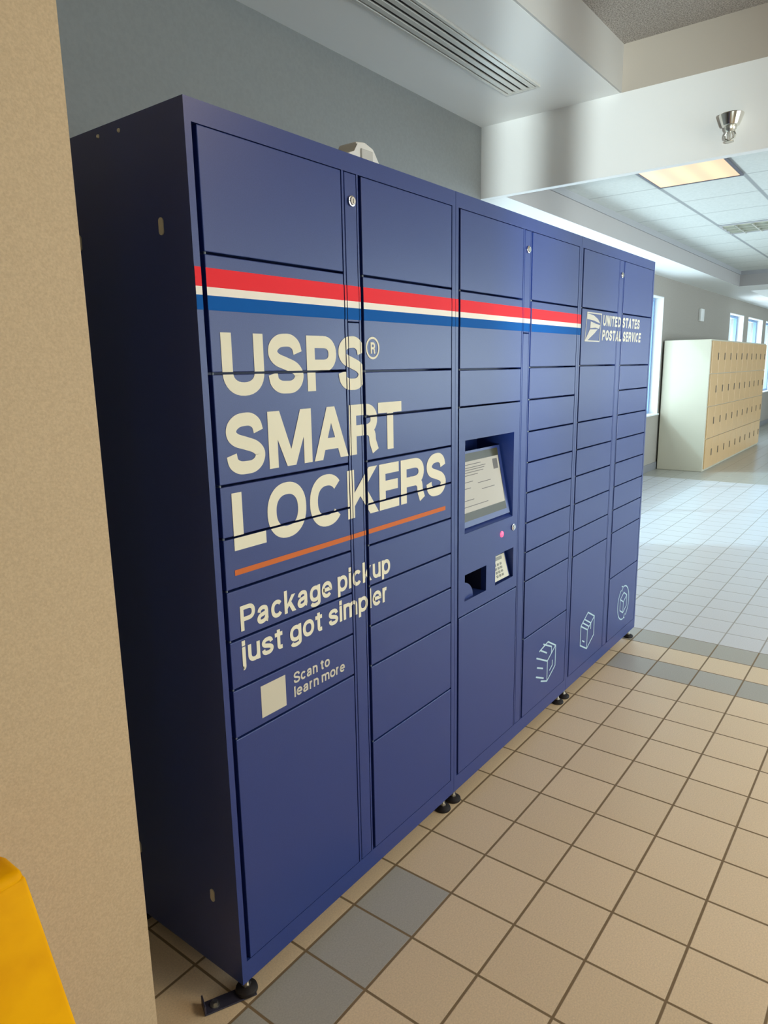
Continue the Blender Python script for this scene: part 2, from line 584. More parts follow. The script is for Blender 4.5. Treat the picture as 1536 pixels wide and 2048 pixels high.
def slab(code, a):
    """slanted strokes as outlines in the letter's own 0..1 box; a = stem width as a share of the letter's width"""
    t = a * 1.02
    d = a * 1.30
    return {
        'A1': [(0, 0), (a * 1.08, 0), (.5 + t / 2, 1), (.5 - t / 2, 1)],
        'A2': [(1 - a * 1.08, 0), (1, 0), (.5 + t / 2, 1), (.5 - t / 2, 1)],
        'V1': [(0, 1), (a * 1.08, 1), (.5 + t / 2, 0), (.5 - t / 2, 0)],
        'V2': [(1 - a * 1.08, 1), (1, 1), (.5 + t / 2, 0), (.5 - t / 2, 0)],
        'M1': [(0, 1), (d, 1), (.5 + t / 2, 0), (.5 - t / 2, 0)],
        'M2': [(1 - d, 1), (1, 1), (.5 + t / 2, 0), (.5 - t / 2, 0)],
        'N1': [(0, 1), (d, 1), (1, 0), (1 - d, 0)],
        'K1': [(a * .9, .22), (a * .9, .50), (.97 - d, 1), (.97, 1)],
        'K2': [(1, 0), (1 - d, 0), (.30, .56), (.30 + d * .62, .74)],
    }[code]


def glyph(bm, ch, x0, x1, zb, h, wd, shear=0.0):
    low = ch in LOW
    G = LOW[ch] if low else CAPS[ch]
    W = x1 - x0
    b2 = bmesh.new()
    for pts, kind in G:
        if kind == 'p':
            VY[0] = (VY[0] + 1) % 8
            b2.faces.new([b2.verts.new((x0 + u * W, -.0007 - VY[0] * .00004, zb + v * h)) for u, v in slab(pts, wd / W)])
            continue
        P = [(x0 + wd / 2 + u * (W - wd), zb + wd / 2 + v * (h - wd)) for u, v in pts]
        k = wd / 2
        if kind == 'o':
            ribbon(b2, P, wd, closed=True)
        else:
            c0 = k if kind[0] == 's' else 0
            c1 = k if kind[-1] == 's' else 0
            ribbon(b2, P, wd, cap0=c0, cap1=c1)
    if shear:
        for v in b2.verts:
            v.co.x += (v.co.z - zb) * shear
    merge(bm, b2)


def text_line(s, x0, x1, zb, cap, wd, shear=0.0, gap=0.105):
    """lays s out between x0 and x1, one mesh for every word; cap = capital height"""
    xh = 0.735
    adv = []
    for ch in s:
        if ch == ' ':
            adv.append(.22)
        elif ch in LW:
            adv.append(LW[ch])
        else:
            adv.append(CW[ch])
    tot = sum(adv) + gap * (len(s) - 1)
    k = (x1 - x0) / tot
    x = x0
    words = [NB()]
    for ch, a in zip(s, adv):
        if ch != ' ':
            h = cap * xh if ch in LW else cap
            glyph(words[-1], ch, x, x + a * k, zb, h, min(wd, a * k), shear)
        else:
            words.append(NB())
        x += (a + gap) * k
    return words


def cut_gaps(bm, rects):
    """removes what would hang over the open joints between doors"""
    for x0, x1, z0, z1 in rects:
        for co, no in (((x0, 0, 0), (1, 0, 0)), ((x1, 0, 0), (1, 0, 0)), ((0, 0, z0), (0, 0, 1)), ((0, 0, z1), (0, 0, 1))):
            bmesh.ops.bisect_plane(bm, geom=bm.verts[:] + bm.edges[:] + bm.faces[:], plane_co=co, plane_no=no)
        kill = [f for f in bm.faces if x0 < f.calc_center_median().x < x1 and z0 < f.calc_center_median().z < z1]
        bmesh.ops.delete(bm, geom=kill, context='FACES')


# ------------------------------------------------------------------ the room
XB, XE = 3.642, 11.34            # drop beam, far end of the tray ceiling
Y1, Y2 = 1.443, 1.80             # wall behind the lockers, window wall
Z1, ZB, ZT, ZC = 3.070, 2.615, 2.835, 3.33
YT, YF, YR = 0.50, 1.279, -5.0
XW, XN = -4.0, 22.0

bm = NB()
box(bm, XW - .2, XN + .2, YR - .2, Y2 + .2, -0.12, 0.0)
struct('floor', bm, FLOOR)

# wall behind the lockers
bm = NB()
box(bm, XW, XB, Y1, Y2 + .2, 0, ZC + .2)
struct('wall_left', bm, WALL_GREY)


def wall_with_windows(name, m, y0, y1, x0, x1, z1, wins, axis='x'):
    bm = NB()
    cur = x0
    for a, b, s, t in wins:
        box(bm, cur, a, y0, y1, 0, z1)
        box(bm, a, b, y0, y1, 0, s)
        box(bm, a, b, y0, y1, t, z1)
        cur = b
    box(bm, cur, x1, y0, y1, 0, z1)
    return struct(name, bm, m)


WINS = [(4.10, 9.30, .775, 2.36), (13.42, 14.66, .775, 2.36), (15.10, 16.68, .775, 2.36), (17.05, 18.62, .775, 2.36), (19.0, 20.5, .775, 2.36)]
wall_with_windows('wall_far_left', WALL_FAR, Y2, Y2 + .22, XB, XN, 3.5, WINS)
wall_with_windows('wall_right', WALL_FAR, YR - .2, YR, XW, XN, 3.5, [(0.8, 4.4, .35, 2.7), (5.4, 11.4, .35, 2.5), (13.5, 19.5, .35, 2.5)])
bm = NB()
box(bm, XN, XN + .2, YR - .2, Y2 + .22, 0, 3.5)
struct('wall_end', bm, WALL_FAR)
bm = NB()
EY0, EY1, EZ = -4.15, -3.02, 2.45  # opening edge set to cut the spot's light at the beam corner
box(bm, XW - .2, XW, YR - .2, EY0, 0, 3.5)
box(bm, XW - .2, XW, EY1, Y2 + .22, 0, 3.5)
box(bm, XW - .2, XW, EY0, EY1, EZ, 3.5)
struct('wall_near', bm, WALL_FAR)
dr = bpy.data.objects.new('added_door_1', None)  # unseen glazed door, added to pass and shape light for the beam
COL.objects.link(dr)
dr.location = (XW - .1, (EY0 + EY1) / 2, 0)
dr['kind'] = 'structure'
bm = NB()
ym = -3.20  # mullion set so its shadow makes a dark smudge on the beam
for a, b in ((EY0, EY0 + .07), (EY1 - .07, EY1), (ym - .017, ym + .017)):
    box(bm, XW - .13, XW - .07, a, b, 0.002, EZ, .004, 1)
for a, b in ((EY0 + .07, ym - .017), (ym + .017, EY1 - .07)):
    box(bm, XW - .13, XW - .07, a, b, 0.002, .12, .004, 1)
    box(bm, XW - .13, XW - .07, a, b, EZ - .08, EZ, .004, 1)
part('door_frame', bm, WIN_FR, dr)
bm = NB()
for a, b in ((EY0 + .06, ym - .012), (ym + .012, EY1 - .06)):
    box(bm, XW - .104, XW - .096, a, b, .11, EZ - .07)
part('door_pane', bm, GLASS, dr)
bm = NB()
for y in (EY0 + .14,):
    box(bm, XW - .05, XW - .03, y - .012, y + .012, .85, 1.30, .004, 1)
    for z in (.90, 1.25):
        box(bm, XW - .075, XW - .045, y - .010, y + .010, z - .012, z + .012)
part('door_handle', bm, STEEL, dr)


def window(n, a, b, s, t, y0, y1, inward):
    """frame, mullion, sill and pane set in the opening; inward = direction of the room in y"""
    root = bpy.data.objects.new('window_%d' % n, None)
    COL.objects.link(root)
    root.location = ((a + b) / 2, (y0 + y1) / 2, s)
    root['kind'] = 'structure'
    yc = (y0 + y1) / 2 - inward * .03
    f = .055
    bm = NB()
    box(bm, a, a + f, yc - .03, yc + .03, s, t, .004)
    box(bm, b - f, b, yc - .03, yc + .03, s, t, .004)
    box(bm, a + f, b - f, yc - .03, yc + .03, s, s + f, .004)
    box(bm, a + f, b - f, yc - .03, yc + .03, t - f, t, .004)
    k = max(1, int(round((b - a) / 1.6)))
    for i in range(1, k):
        x = a + (b - a) * i / k
        box(bm, x - .025, x + .025, yc - .028, yc + .028, s + f, t - f, .004)
    part('window_frame', bm, WIN_BLUE, root)
    bm = NB()
    box(bm, a + f * .5, b - f * .5, yc - .004, yc + .004, s + f * .5, t - f * .5)
    part('window_pane', bm, GLASS, root)
    bm = NB()
    yi = y0 if inward < 0 else y1
    ya, yb = sorted((yi + inward * .03, yc - inward * .0))
    box(bm, a + .002, b - .002, ya, yb, s, s + .018, .004)
    part('window_sill', bm, WIN_FR, root)
    bm = NB()
    ya, yb = sorted((yi + inward * .004, yc))
    box(bm, a, a + .012, ya, yb, s + .018, t)
    box(bm, b - .012, b, ya, yb, s + .018, t)
    box(bm, a + .012, b - .012, ya, yb, t - .012, t)
    part('window_reveal', bm, WIN_FR, root)
    return root


for i, (a, b, s, t) in enumerate(WINS):
    window(i + 1, a, b, s, t, Y2, Y2 + .22, -1)
for i, (a, b, s, t) in enumerate([(0.8, 4.4, .35, 2.7), (5.4, 11.4, .35, 2.5), (13.5, 19.5, .35, 2.5)]):
    window(i + 6, a, b, s, t, YR - .2, YR, 1)

# baseboards
bm = NB()
box(bm, XB, XN, Y2 - .012, Y2, 0, .105, .003)
struct('baseboard_far_left', bm, BASEB)
bm = NB()
box(bm, XW, XB, Y1 - .012, Y1, 0, .105, .003)
struct('baseboard_left', bm, BASEB)

# near ceiling: flat soffit along the wall, raised coffer beyond it
bm = NB()
box(bm, XW, XB, YT, Y1, Z1, Z1 + .5)
box(bm, XW, XB, YR, YR + 1.0, Z1, Z1 + .5)
box(bm, XW, XW + 1.0, YR + 1.0, YT, Z1, Z1 + .5)
struct('ceiling_soffit', bm, SOFFIT)
bm = NB()
box(bm, XW, XB + .06, YR, YT, ZC, ZC + .2)
struct('ceiling', bm, ACOUSTIC)
# thin paint faces of the coffer
bm = NB()
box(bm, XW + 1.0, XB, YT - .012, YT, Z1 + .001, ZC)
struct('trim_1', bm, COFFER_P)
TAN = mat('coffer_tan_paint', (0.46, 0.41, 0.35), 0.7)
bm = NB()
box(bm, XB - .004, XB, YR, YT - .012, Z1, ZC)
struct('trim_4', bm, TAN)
# drop beam between the two bays
bm = NB()
box(bm, XB, XB + .06, YR, Y2, ZB, ZC, 0.003, 1)
struct('trim_2', bm, SOFFIT)

# far bay: low soffit by the windows, raised tray with ceiling tiles
bm = NB()
box(bm, XB + .06, XN, YF, Y2, ZB, ZT + .3)
box(bm, XE, XE + .9, YR, YF, ZB, ZT + .3)
box(bm, XB + .06, XN, YR, YR + .6, ZB, ZT + .3)
struct('ceiling_far_soffit', bm, SOFFIT)
bm = NB()
box(bm, XB + .06, XN, YR, YF, ZT, ZT + .2)
struct('ceiling_far', bm, CEILT)
TRAY_SHADE = mat('tray_face_shade_grey', (0.36, 0.34, 0.33), 0.65)  # thin panel over same-paint face, greyed to stand for its dimmer light
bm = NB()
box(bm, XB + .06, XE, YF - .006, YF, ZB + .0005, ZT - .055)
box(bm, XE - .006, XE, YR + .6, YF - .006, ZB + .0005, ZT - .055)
struct('trim_5', bm, TRAY_SHADE)
# grey strip painted for the dark shadow at the head of the tray
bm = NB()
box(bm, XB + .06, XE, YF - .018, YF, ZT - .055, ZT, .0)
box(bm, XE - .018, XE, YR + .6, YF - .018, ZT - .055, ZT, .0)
struct('trim_3', bm, mat('tray_head_shadow_grey', (0.33, 0.33, 0.34), 0.6))

# near pilaster at the left
bm = NB()
box(bm, -2.2, -.192, .063, Y1, 0, ZC)
struct('wall_pilaster', bm, COLUMN)

# outside ground
bm = NB()
box(bm, -20, 50, Y2 + .4, 40, -.25, -.15)
box(bm, -20, 50, -45, YR - .4, -.25, -.15)
struct('ground_outside', bm, GROUND)

# ------------------------------------------------------------------ parcel lockers
W = 0.95405
TOP, BOT = 1.980, 0.050
ROWS_FULL = [1.937, 1.709, 1.477, 1.362, 1.246, 1.131, 1.017, 0.901, 0.786, 0.671, 0.436, 0.1050]
COLS = {
    (0, 'A'): [1.937, 1.709, 1.479, 1.249, 1.136, 1.021, 0.907, 0.794, 0.678, 0.105],
    (0, 'B'): [1.937, 1.709, 1.477, 1.362, 1.246, 1.132, 1.019, 0.905, 0.791, 0.674, 0.444, 0.105],
    (1, 'A'): [1.937, 1.708, 1.475, 1.360, 0.672, 0.105],
    (1, 'B'): ROWS_FULL,
    (2, 'A'): [1.937, 1.710, 1.479, 1.246, 1.131, 1.017, 0.897, 0.780, 0.661, 0.105],
    (2, 'B'): ROWS_FULL,
}
AX0, AX1, BX0, BX1 = 0.0275, 0.4405, 0.5160, 0.9315
SX0, SX1 = 0.4540, 0.4970
GAP = 0.0050
LABELS = ['navy blue parcel locker cabinet nearest the camera, with large cream lettering across its doors',
          'middle navy parcel locker cabinet holding the touch screen and red light',
          'far end navy parcel locker cabinet with the eagle emblem and postal service name']


def gap_rects(k):
    """open joints of module k in world x,z"""
    o = k * W
    g = [(o + .0160, o + AX0, .105, 1.9385), (o + AX1, o + .4440, .105, 1.9385), (o + .4510, o + SX0, .090, 1.9385), (o + SX1, o + .4990, .090, 1.9385),
         (o + .5045, o + BX0, .105, 1.9385), (o + BX1, o + .9345, .105, 1.9385), (o + W - .0015, o + W + .0005, BOT, TOP)]
    for c, x0, x1 in (('A', AX0, AX1), ('B', BX0, BX1)):
        for z in COLS[(k, c)][1:-1]:
            g.append((o + x0, o + x1, z - GAP / 2, z + GAP / 2))
    return g


def foot(root, x, y, z0=0.0, stem_mat=STEEL):
    bm = NB()
    lathe(bm, (x, y, z0), [(.0, .0005), (.026, .0005), (.0275, .004), (.026, .010), (.016, .015), (.010, .017), (.0, .017)], 24)
    f = part('leveling_foot', bm, RUBBER, root, True)
    bm = NB()
    cyl(bm, (x, y, .016), (0, 0, 1), .0065, .0065, BOT - .014, 14)
    cyl(bm, (x, y, .017), (0, 0, 1), .0115, .0115, .008, 6)
    part('foot_bolt', bm, stem_mat, f, True)
    return f


def hole_panel(bm, x0, x1, z0, z1, holes, y0, y1):
    """flat plate y0..y1 with rectangular holes"""
    xs = sorted({x0, x1, *[h[0] for h in holes], *[h[1] for h in holes]})
    zs = sorted({z0, z1, *[h[2] for h in holes], *[h[3] for h in holes]})
    inside = lambda x, z: any(h[0] < x < h[1] and h[2] < z < h[3] for h in holes)
    for a, b in zip(xs, xs[1:]):
        for c, d in zip(zs, zs[1:]):
            if not inside((a + b) / 2, (c + d) / 2):
                for y in (y0, y1):
                    quad(bm, [(a, y, c), (b, y, c), (b, y, d), (a, y, d)])
    for a, b, c, d in [(x0, x1, z0, z1)] + list(holes):
        quad(bm, [(a, y0, c), (a, y1, c), (a, y1, d), (a, y0, d)])
        quad(bm, [(b, y0, c), (b, y1, c), (b, y1, d), (b, y0, d)])
        quad(bm, [(a, y0, c), (b, y0, c), (b, y1, c), (a, y1, c)])
        quad(bm, [(a, y0, d), (b, y0, d), (b, y1, d), (a, y1, d)])
    bmesh.ops.remove_doubles(bm, verts=bm.verts, dist=1e-6)


def recess(bm, x0, x1, z0, z1, depth, y0=0.018):
    """five-sided pocket behind a hole"""
    d = depth
    quad(bm, [(x0, y0, z0), (x0, d, z0), (x0, d, z1), (x0, y0, z1)])
    quad(bm, [(x1, y0, z0), (x1, d, z0), (x1, d, z1), (x1, y0, z1)])
    quad(bm, [(x0, y0, z0), (x1, y0, z0), (x1, d, z0), (x0, d, z0)])
    quad(bm, [(x0, y0, z1), (x1, y0, z1), (x1, d, z1), (x0, d, z1)])
    quad(bm, [(x0, d, z0), (x1, d, z0), (x1, d, z1), (x0, d, z1)])


def cam_lock(root, x, z):
    bm = NB()
    cyl(bm, (x, -.0001, z), (0, -1, 0), .0125, .0125, .004, 24, .001)
    cyl(bm, (x, -.004, z), (0, -1, 0), .0095, .0085, .003, 24)
    lk = part('cam_lock', bm, CHROME, root, True)
    lk['label'] = 'chrome round key lock'
    bm = NB()
    box(bm, x - .001, x + .001, -.0073, -.0068, z - .005, z + .005)
    part('keyhole', bm, RUBBER, lk)


MODS = []
DOORS = {}
for k in range(3):
    o = k * W
    root = thing('parcel_locker', LABELS[k], 'parcel locker', (o + W / 2, .24, 0), 'navy parcel lockers')
    MODS.append(root)
    xa, xz = o + .0004, o + W - .0011
    bm = NB()
    kio = (k == 1)
    if not kio:
        box(bm, xa, xz, .05, .48, BOT, TOP)
    else:      # leave room for the pockets behind the kiosk plate
        box(bm, xa, xz, .155, .48, BOT, TOP)
        box(bm, o + .444, xz, .05, .155, BOT, TOP)
        box(bm, xa, o + .444, .05, .155, BOT, .672)
        box(bm, xa, o + .444, .05, .155, 1.360, TOP)
        box(bm, xa, o + .018, .05, .155, .672, 1.360)
    box(bm, xa, o + .0160, 0, .05, BOT, TOP)
    box(bm, o + .9345, xz, 0, .05, BOT, TOP)
    box(bm, o + .0160, o + .9345, 0, .05, 1.9385, TOP)
    box(bm, o + .0160, o + .9345, 0, .05, BOT, .1045)
    box(bm, o + .4440, o + .4510, 0.0005, .05, .1045, 1.9385)
    box(bm, o + .4990, o + .5045, 0.0005, .05, .1045, 1.9385)
    part('cabinet_body', bm, NAVY, root)
    # doors
    for c, x0, x1 in (('A', AX0, AX1), ('B', BX0, BX1)):
        zs = COLS[(k, c)]
        for i, (zt, zb) in enumerate(zip(zs, zs[1:])):
            if kio and c == 'A' and abs(zt - 1.360) < 1e-6:
                continue
            last = i == len(zs) - 2
            z1_ = zt - (GAP / 2 if i else 0)
            z0_ = zb + (GAP / 2 if not last else .0003)
            bm = NB()
            box(bm, o + x0, o + x1, 0, .020, z0_, z1_, .0016, 2)
            d = part('door', bm, NAVY, root)
            DOORS[(k, c, i)] = d
            if not last:
                bm = NB()
                cyl(bm, (o + x0 + .005, .006, zb - GAP / 2 - .001), (0, 0, 1), .0026, .0026, GAP + .002, 10)
                part('hinge_pin', bm, HINGE, d)
    # lock strip between the two columns, in two lengths
    bm = NB()
    box(bm, o + SX0, o + SX1, .0004, .020, 1.5970, 1.9370, .001, 1)
    part('lock_strip', bm, NAVY, root)
    bm = NB()
    box(bm, o + SX0, o + SX1, .0004, .020, .1050, 1.5945, .001, 1)
    part('lock_strip', bm, NAVY, root)
    cam_lock(root, o + .4775, 1.875)
    for fx in (.026, W - .040):
        for fy in (.020, .440):
            foot(root, o + fx, fy, .0046 if (k == 0 and fx < .1 and fy < .1) else 0.0)

# side of the near cabinet: slotted plugs and rivets
for y, z in ((.0905, 1.764), (.387, 1.766), (.0905, .253), (.387, .253)):
    bm = NB()
    poly = []
    for i in range(16):
        a = 2 * math.pi * i / 16
        poly.append((.0075 * math.cos(a), .0075 * math.sin(a) + (.009 if math.sin(a) > 0 else -.009)))
    va = [bm.verts.new((-.0018, y + u, z + v)) for u, v in poly]
    vb = [bm.verts.new((.0006, y + u, z + v)) for u, v in poly]
    bm.faces.new(va)
    bm.faces.new(vb[::-1])
    for i in range(16):
        bm.faces.new((va[i], va[(i + 1) % 16], vb[(i + 1) % 16], vb[i]))
    p = part('slot_plug', bm, PALE_METAL, MODS[0])
    p['label'] = 'pale oblong plug in the dark side panel'
for y, z in ((.206, 1.960), (.280, 1.963)):
    bm = NB()
    cyl(bm, (.0006, y, z), (-1, 0, 0), .0045, .003, .0025, 14)
    part('rivet', bm, STEEL, MODS[0])

# floor anchor strap at the near corner
BRM = Matrix.Translation((.022, .018, 0)) @ Matrix.Rotation(R(154), 4, 'Z')
b2 = NB()
box(b2, -.022, .104, -.019, .019, .0006, .0046, .0010, 1)
box(b2, .1000, .1042, -.019, .019, .0046, .026, .0010, 1)
bm = NB()
merge(bm, b2, BRM)
ab = part('anchor_bracket', bm, BRACKET, MODS[0])
bc = BRM @ Vector((.076, 0, 0))
bm = NB()
cyl(bm, (bc.x, bc.y, .0047), (0, 0, 1), .012, .012, .002, 20)
cyl(bm, (bc.x, bc.y, .0067), (0, 0, 1), .008, .0075, .007, 6)
part('anchor_bolt', bm, STEEL, ab)

# ---- vinyl stripe
for k in range(3):
    o = k * W
    x0, x1 = o + .0006, o + W - .0012
    if k == 2:
        x1 = o + .0160
    for nm, m, z0, z1 in (('red_stripe', RED, 1.6455, 1.6815), ('white_stripe', WHITE_V, 1.6295, 1.6455), ('blue_stripe', BLUE_V, 1.6015, 1.6295)):
        bm = NB()
        quad(bm, [(x0, -.0006, z0), (x1, -.0006, z0), (x1, -.0006, z1), (x0, -.0006, z1)])
        cut_gaps(bm, gap_rects(k))
        part(nm, bm, m, MODS[k])

# ---- lettering on the near cabinet
G0 = gap_rects(0)


def word(name, boxes, zb, h, wd, m):
    bm = NB()
    for ch, x0, x1 in boxes:
        over = .002 if ch in 'OCSU' else 0
        glyph(bm, ch, x0, x1, zb - over, h + (over if ch == 'U' else 2 * over), wd)
    return bm


bm = word('t', [('U', .053, .168), ('S', .180, .289), ('P', .302, .405), ('S', .412, .516)], 1.434, .126, .0278, CREAM)
ring = [(.5485 + .0255 * math.cos(R(a)), 1.5345 + .0255 * math.sin(R(a))) for a in range(0, 360, 12)]
ribbon(bm, ring, .0052, closed=True)
glyph(bm, 'R', .5395, .5590, 1.5205, .0285, .0056)
cut_gaps(bm, G0)
part('lettering', bm, CREAM, MODS[0])
bm = word('t', [('S', .050, .158), ('M', .170, .309), ('A', .316, .441), ('R', .447, .563), ('T', .566, .671)], 1.269, .126, .0278, CREAM)
cut_gaps(bm, G0)
part('lettering', bm, CREAM, MODS[0])
bm = word('t', [('L', .056, .149), ('O', .156, .281), ('C', .294, .417), ('K', .433, .561), ('E', .5655, .655), ('R', .6645, .781), ('S', .792, .898)], 1.106, .125, .0278, CREAM)
cut_gaps(bm, G0)
part('lettering', bm, CREAM, MODS[0])
bm = NB()
quad(bm, [(.053, -.0007, 1.0515), (.897, -.0007, 1.0515), (.897, -.0007, 1.0640), (.053, -.0007, 1.0640)])
cut_gaps(bm, G0)
part('underline', bm, ORANGE_V, MODS[0])
for txt, x0, x1, zb, cap, wd, m in (('Package pickup', .060, .608, .9225, .0575, .0098, CREAM), ('just got simpler', .055, .594, .8435, .0575, .0098, CREAM),
                                    ('Scan to', .213, .344, .7395, .0285, .0050, GREY_V), ('learn more', .213, .402, .7045, .0285, .0050, GREY_V)):
    for bm in text_line(txt, x0, x1, zb, cap, wd):
        cut_gaps(bm, G0)
        part('lettering', bm, m, MODS[0])
bm = NB()
quad(bm, [(.107, -.0006, .6955), (.186, -.0006, .6955), (.186, -.0006, .7740), (.107, -.0006, .7740)])
st = part('blank_sticker', bm, mat('pale_sticker', (0.62, 0.58, 0.46), 0.5), MODS[0])
st['label'] = 'pale square sticker left of the small cream words'

# ---- kiosk in the middle cabinet
o = W
PX0, PX1 = o + AX0 - .004, o + AX1
SCR = (1.015, 1.353, .9500, 1.2545)
SLT = (1.0175, 1.1625, .7200, .8105)
RDR = (1.2280, 1.3650, .7200, .8310)
bm = NB()
hole_panel(bm, PX0, PX1, .6745, 1.3575, [SCR, SLT, RDR], 0.0, .018)
for h, d in ((SCR, .150), (SLT, .120), (RDR, .110)):
    recess(bm, *h, d)
kp = part('kiosk_panel', bm, NAVY, MODS[1])


def tilt_slab(bm, x0, x1, zb, yb, zt, yt, th, lift=0.0):
    """slab leaning back from (yb,zb) to (yt,zt); lift moves it towards the viewer"""
    d = Vector((0, yt - yb, zt - zb)).normalized()
    n = Vector((0, -d.z, d.y))
    a, b = Vector((0, yb, zb)) + n * lift, Vector((0, yt, zt)) + n * lift
    vs = []
    for p in (a, b, b - n * th, a - n * th):
        vs.append([bm.verts.new((x, p.y, p.z)) for x in (x0, x1)])
    for i in range(4):
        j = (i + 1) % 4
        bm.faces.new((vs[i][0], vs[i][1], vs[j][1], vs[j][0]))
    bm.faces.new([v[0] for v in vs])
    bm.faces.new([v[1] for v in vs][::-1])


ZS0, YS0, ZS1, YS1 = .9700, .0060, 1.2080, .0530


def on_scr(z):
    t = (z - ZS0) / (ZS1 - ZS0)
    return YS0 + (YS1 - YS0) * t


def scr(bm, x0, x1, za, zb, lift, th=.001):
    tilt_slab(bm, x0, x1, za, on_scr(za), zb, on_scr(zb), th, lift)


bm = NB()
tilt_slab(bm, 1.0165, 1.3420, ZS0 - .004, YS0, ZS1, YS1, .040)
quad(bm, [(1.0155, .0004, .9505), (1.3525, .0004, .9505), (1.3420, .0300, .9740), (1.0165, .0300, .9740)])
part('screen_housing', bm, NAVY, kp)
bm = NB()
scr(bm, 1.0190, 1.3210, .9850, 1.2000, .0010)
part('screen_glass', bm, GLASS_BK, kp)
bm = NB()
scr(bm, 1.0250, 1.3160, 1.0120, 1.1740, .0016)
part('screen_display', bm, SCREEN, kp)
bm = NB()
for i, (z, x0, x1) in enumerate(((1.163, 1.035, 1.19), (1.153, 1.035, 1.22), (1.146, 1.035, 1.21), (1.138, 1.035, 1.20), (1.129, 1.035, 1.16),
                                 (1.108, 1.035, 1.12), (1.098, 1.15, 1.24), (1.088, 1.035, 1.10), (1.075, 1.17, 1.26), (1.050, 1.035, 1.11), (1.030, 1.035, 1.20))):
    scr(bm, x0, x1, z - .0011, z + .0011, .0020, .0003)
tilt_slab(bm, 1.272, 1.305, 1.130, on_scr(1.130), 1.165, on_scr(1.165), .0003, .0020)
part('screen_print', bm, SCREEN_TX, kp)

bm = NB()
tilt_slab(bm, 1.2310, 1.3530, .7260, .0075, .8210, .0320, .012)
part('reader_housing', bm, NAVY, kp)
bm = NB()
tilt_slab(bm, 1.2340, 1.3420, .7280, .0080, .8110, .0295, .003, .003)
cr = part('card_reader', bm, READER, kp)
cr['label'] = 'cream keypad plate in a recess'
bm = NB()
for i in range(3):
    for j in range(4):
        x = 1.262 + i * .020
        z = .742 + j * .013
        t = (z - .728) / .083
        y = .008 + .0215 * t
        tilt_slab(bm, x - .006, x + .006, z - .004, y - .001, z + .004, y + .001, .0008, .0042)
z, y = .800, .0268
tilt_slab(bm, 1.246, 1.318, .795, .0255, .806, .0283, .0008, .0042)
part('reader_keys', bm, READER_DK, cr)

bm = NB()
pr = []
n = 10
for i in range(n + 1):
    a = R(90 * i / n)
    pr.append((SLT[0] + .075 * math.cos(a), SLT[2] + .060 * math.sin(a)))
poly = [(SLT[0], SLT[2])] + pr
prism(bm, poly, .012, .100)
part('receipt_chute', bm, NAVY, kp)
bm = NB()
for h in (SLT,):
    quad(bm, [(h[0] + .001, .118, h[2]), (h[1] - .001, .118, h[2]), (h[1] - .001, .118, h[3]), (h[0] + .001, .118, h[3])])
    quad(bm, [(h[1] - .001, .020, h[2]), (h[1] - .001, .118, h[2]), (h[1] - .001, .118, h[3]), (h[1] - .001, .020, h[3])])
part('slot_lining', bm, NAVY_DK, kp)

bm = NB()
cyl(bm, (1.272, .0, .899), (0, -1, 0), .0115, .0098, .003, 20)
cyl(bm, (1.272, -.003, .899), (0, -1, 0), .0098, .004, .0022, 20)
led = part('indicator_light', bm, LED, kp)
led['label'] = 'glowing red indicator light'
cam_lock(kp, 1.3575, .9085)

# ---- parcel icons near the floor, pale blue line drawings
LWD = .0065


def icon(k, strokes, closed=()):
    bm = NB()
    for i, s in enumerate(strokes):
        ribbon(bm, s, LWD, closed=i in closed, cap0=LWD * .3, cap1=LWD * .3)
    cut_gaps(bm, gap_rects(k))
    ic = part('parcel_icon', bm, CYAN_V, MODS[k])
    ic['label'] = 'pale blue line drawing of a parcel'


def cube_pts(cx, cz, a, b, h):
    return dict(t=(cx, cz + b + h), l=(cx - a, cz + h), r=(cx + a, cz + h), m=(cx, cz - b + h), L=(cx - a, cz - h), R=(cx + a, cz - h), B=(cx, cz - b - h))


c = cube_pts(1.700, .262, .080, .042, .046)
icon(1, [[c['t'], c['r'], c['R'], c['B'], (1.640, .196)], [c['r'], c['m'], c['B']], [(1.618, .353 - .018), (1.700, .350)],
         [(1.628, .336), (1.690, .304)], [(1.655, .354), (1.738, .316), (1.738, .288)], [(1.592, .314), (1.700, .264)], [(1.600, .270), (1.655, .247)], [(1.592, .232), (1.664, .200)],
         [(1.724, .214), (1.750, .228), (1.750, .250)]])
c = cube_pts(2.146, .257, .084, .043, .047)
icon(2, [[c['t'], c['r'], c['R'], c['B'], c['L'], c['l']], [c['l'], c['m'], c['r']], [c['m'], c['B']], [(2.104, .325), (2.188, .282), (2.188, .254)], [(2.080, .316), (2.164, .272)],
         [(2.086, .226), (2.112, .212)]], closed=(0,))
c = cube_pts(2.648, .252, .050, .026, .030)
icon(2, [[c['t'], c['r'], c['R'], c['B'], c['L'], c['l']], [c['l'], c['m'], c['r']], [c['m'], c['B']],
         [(2.648 + .086 * math.cos(R(a)), .252 + .090 * math.sin(R(a))) for a in range(-60, 100, 8)],
         [(2.648 + .086 * math.cos(R(a)), .252 + .090 * math.sin(R(a))) for a in range(120, 280, 8)],
         [(2.612, .350), (2.634, .342), (2.618, .322)], [(2.676, .160), (2.660, .164), (2.678, .182)]], closed=(0,))

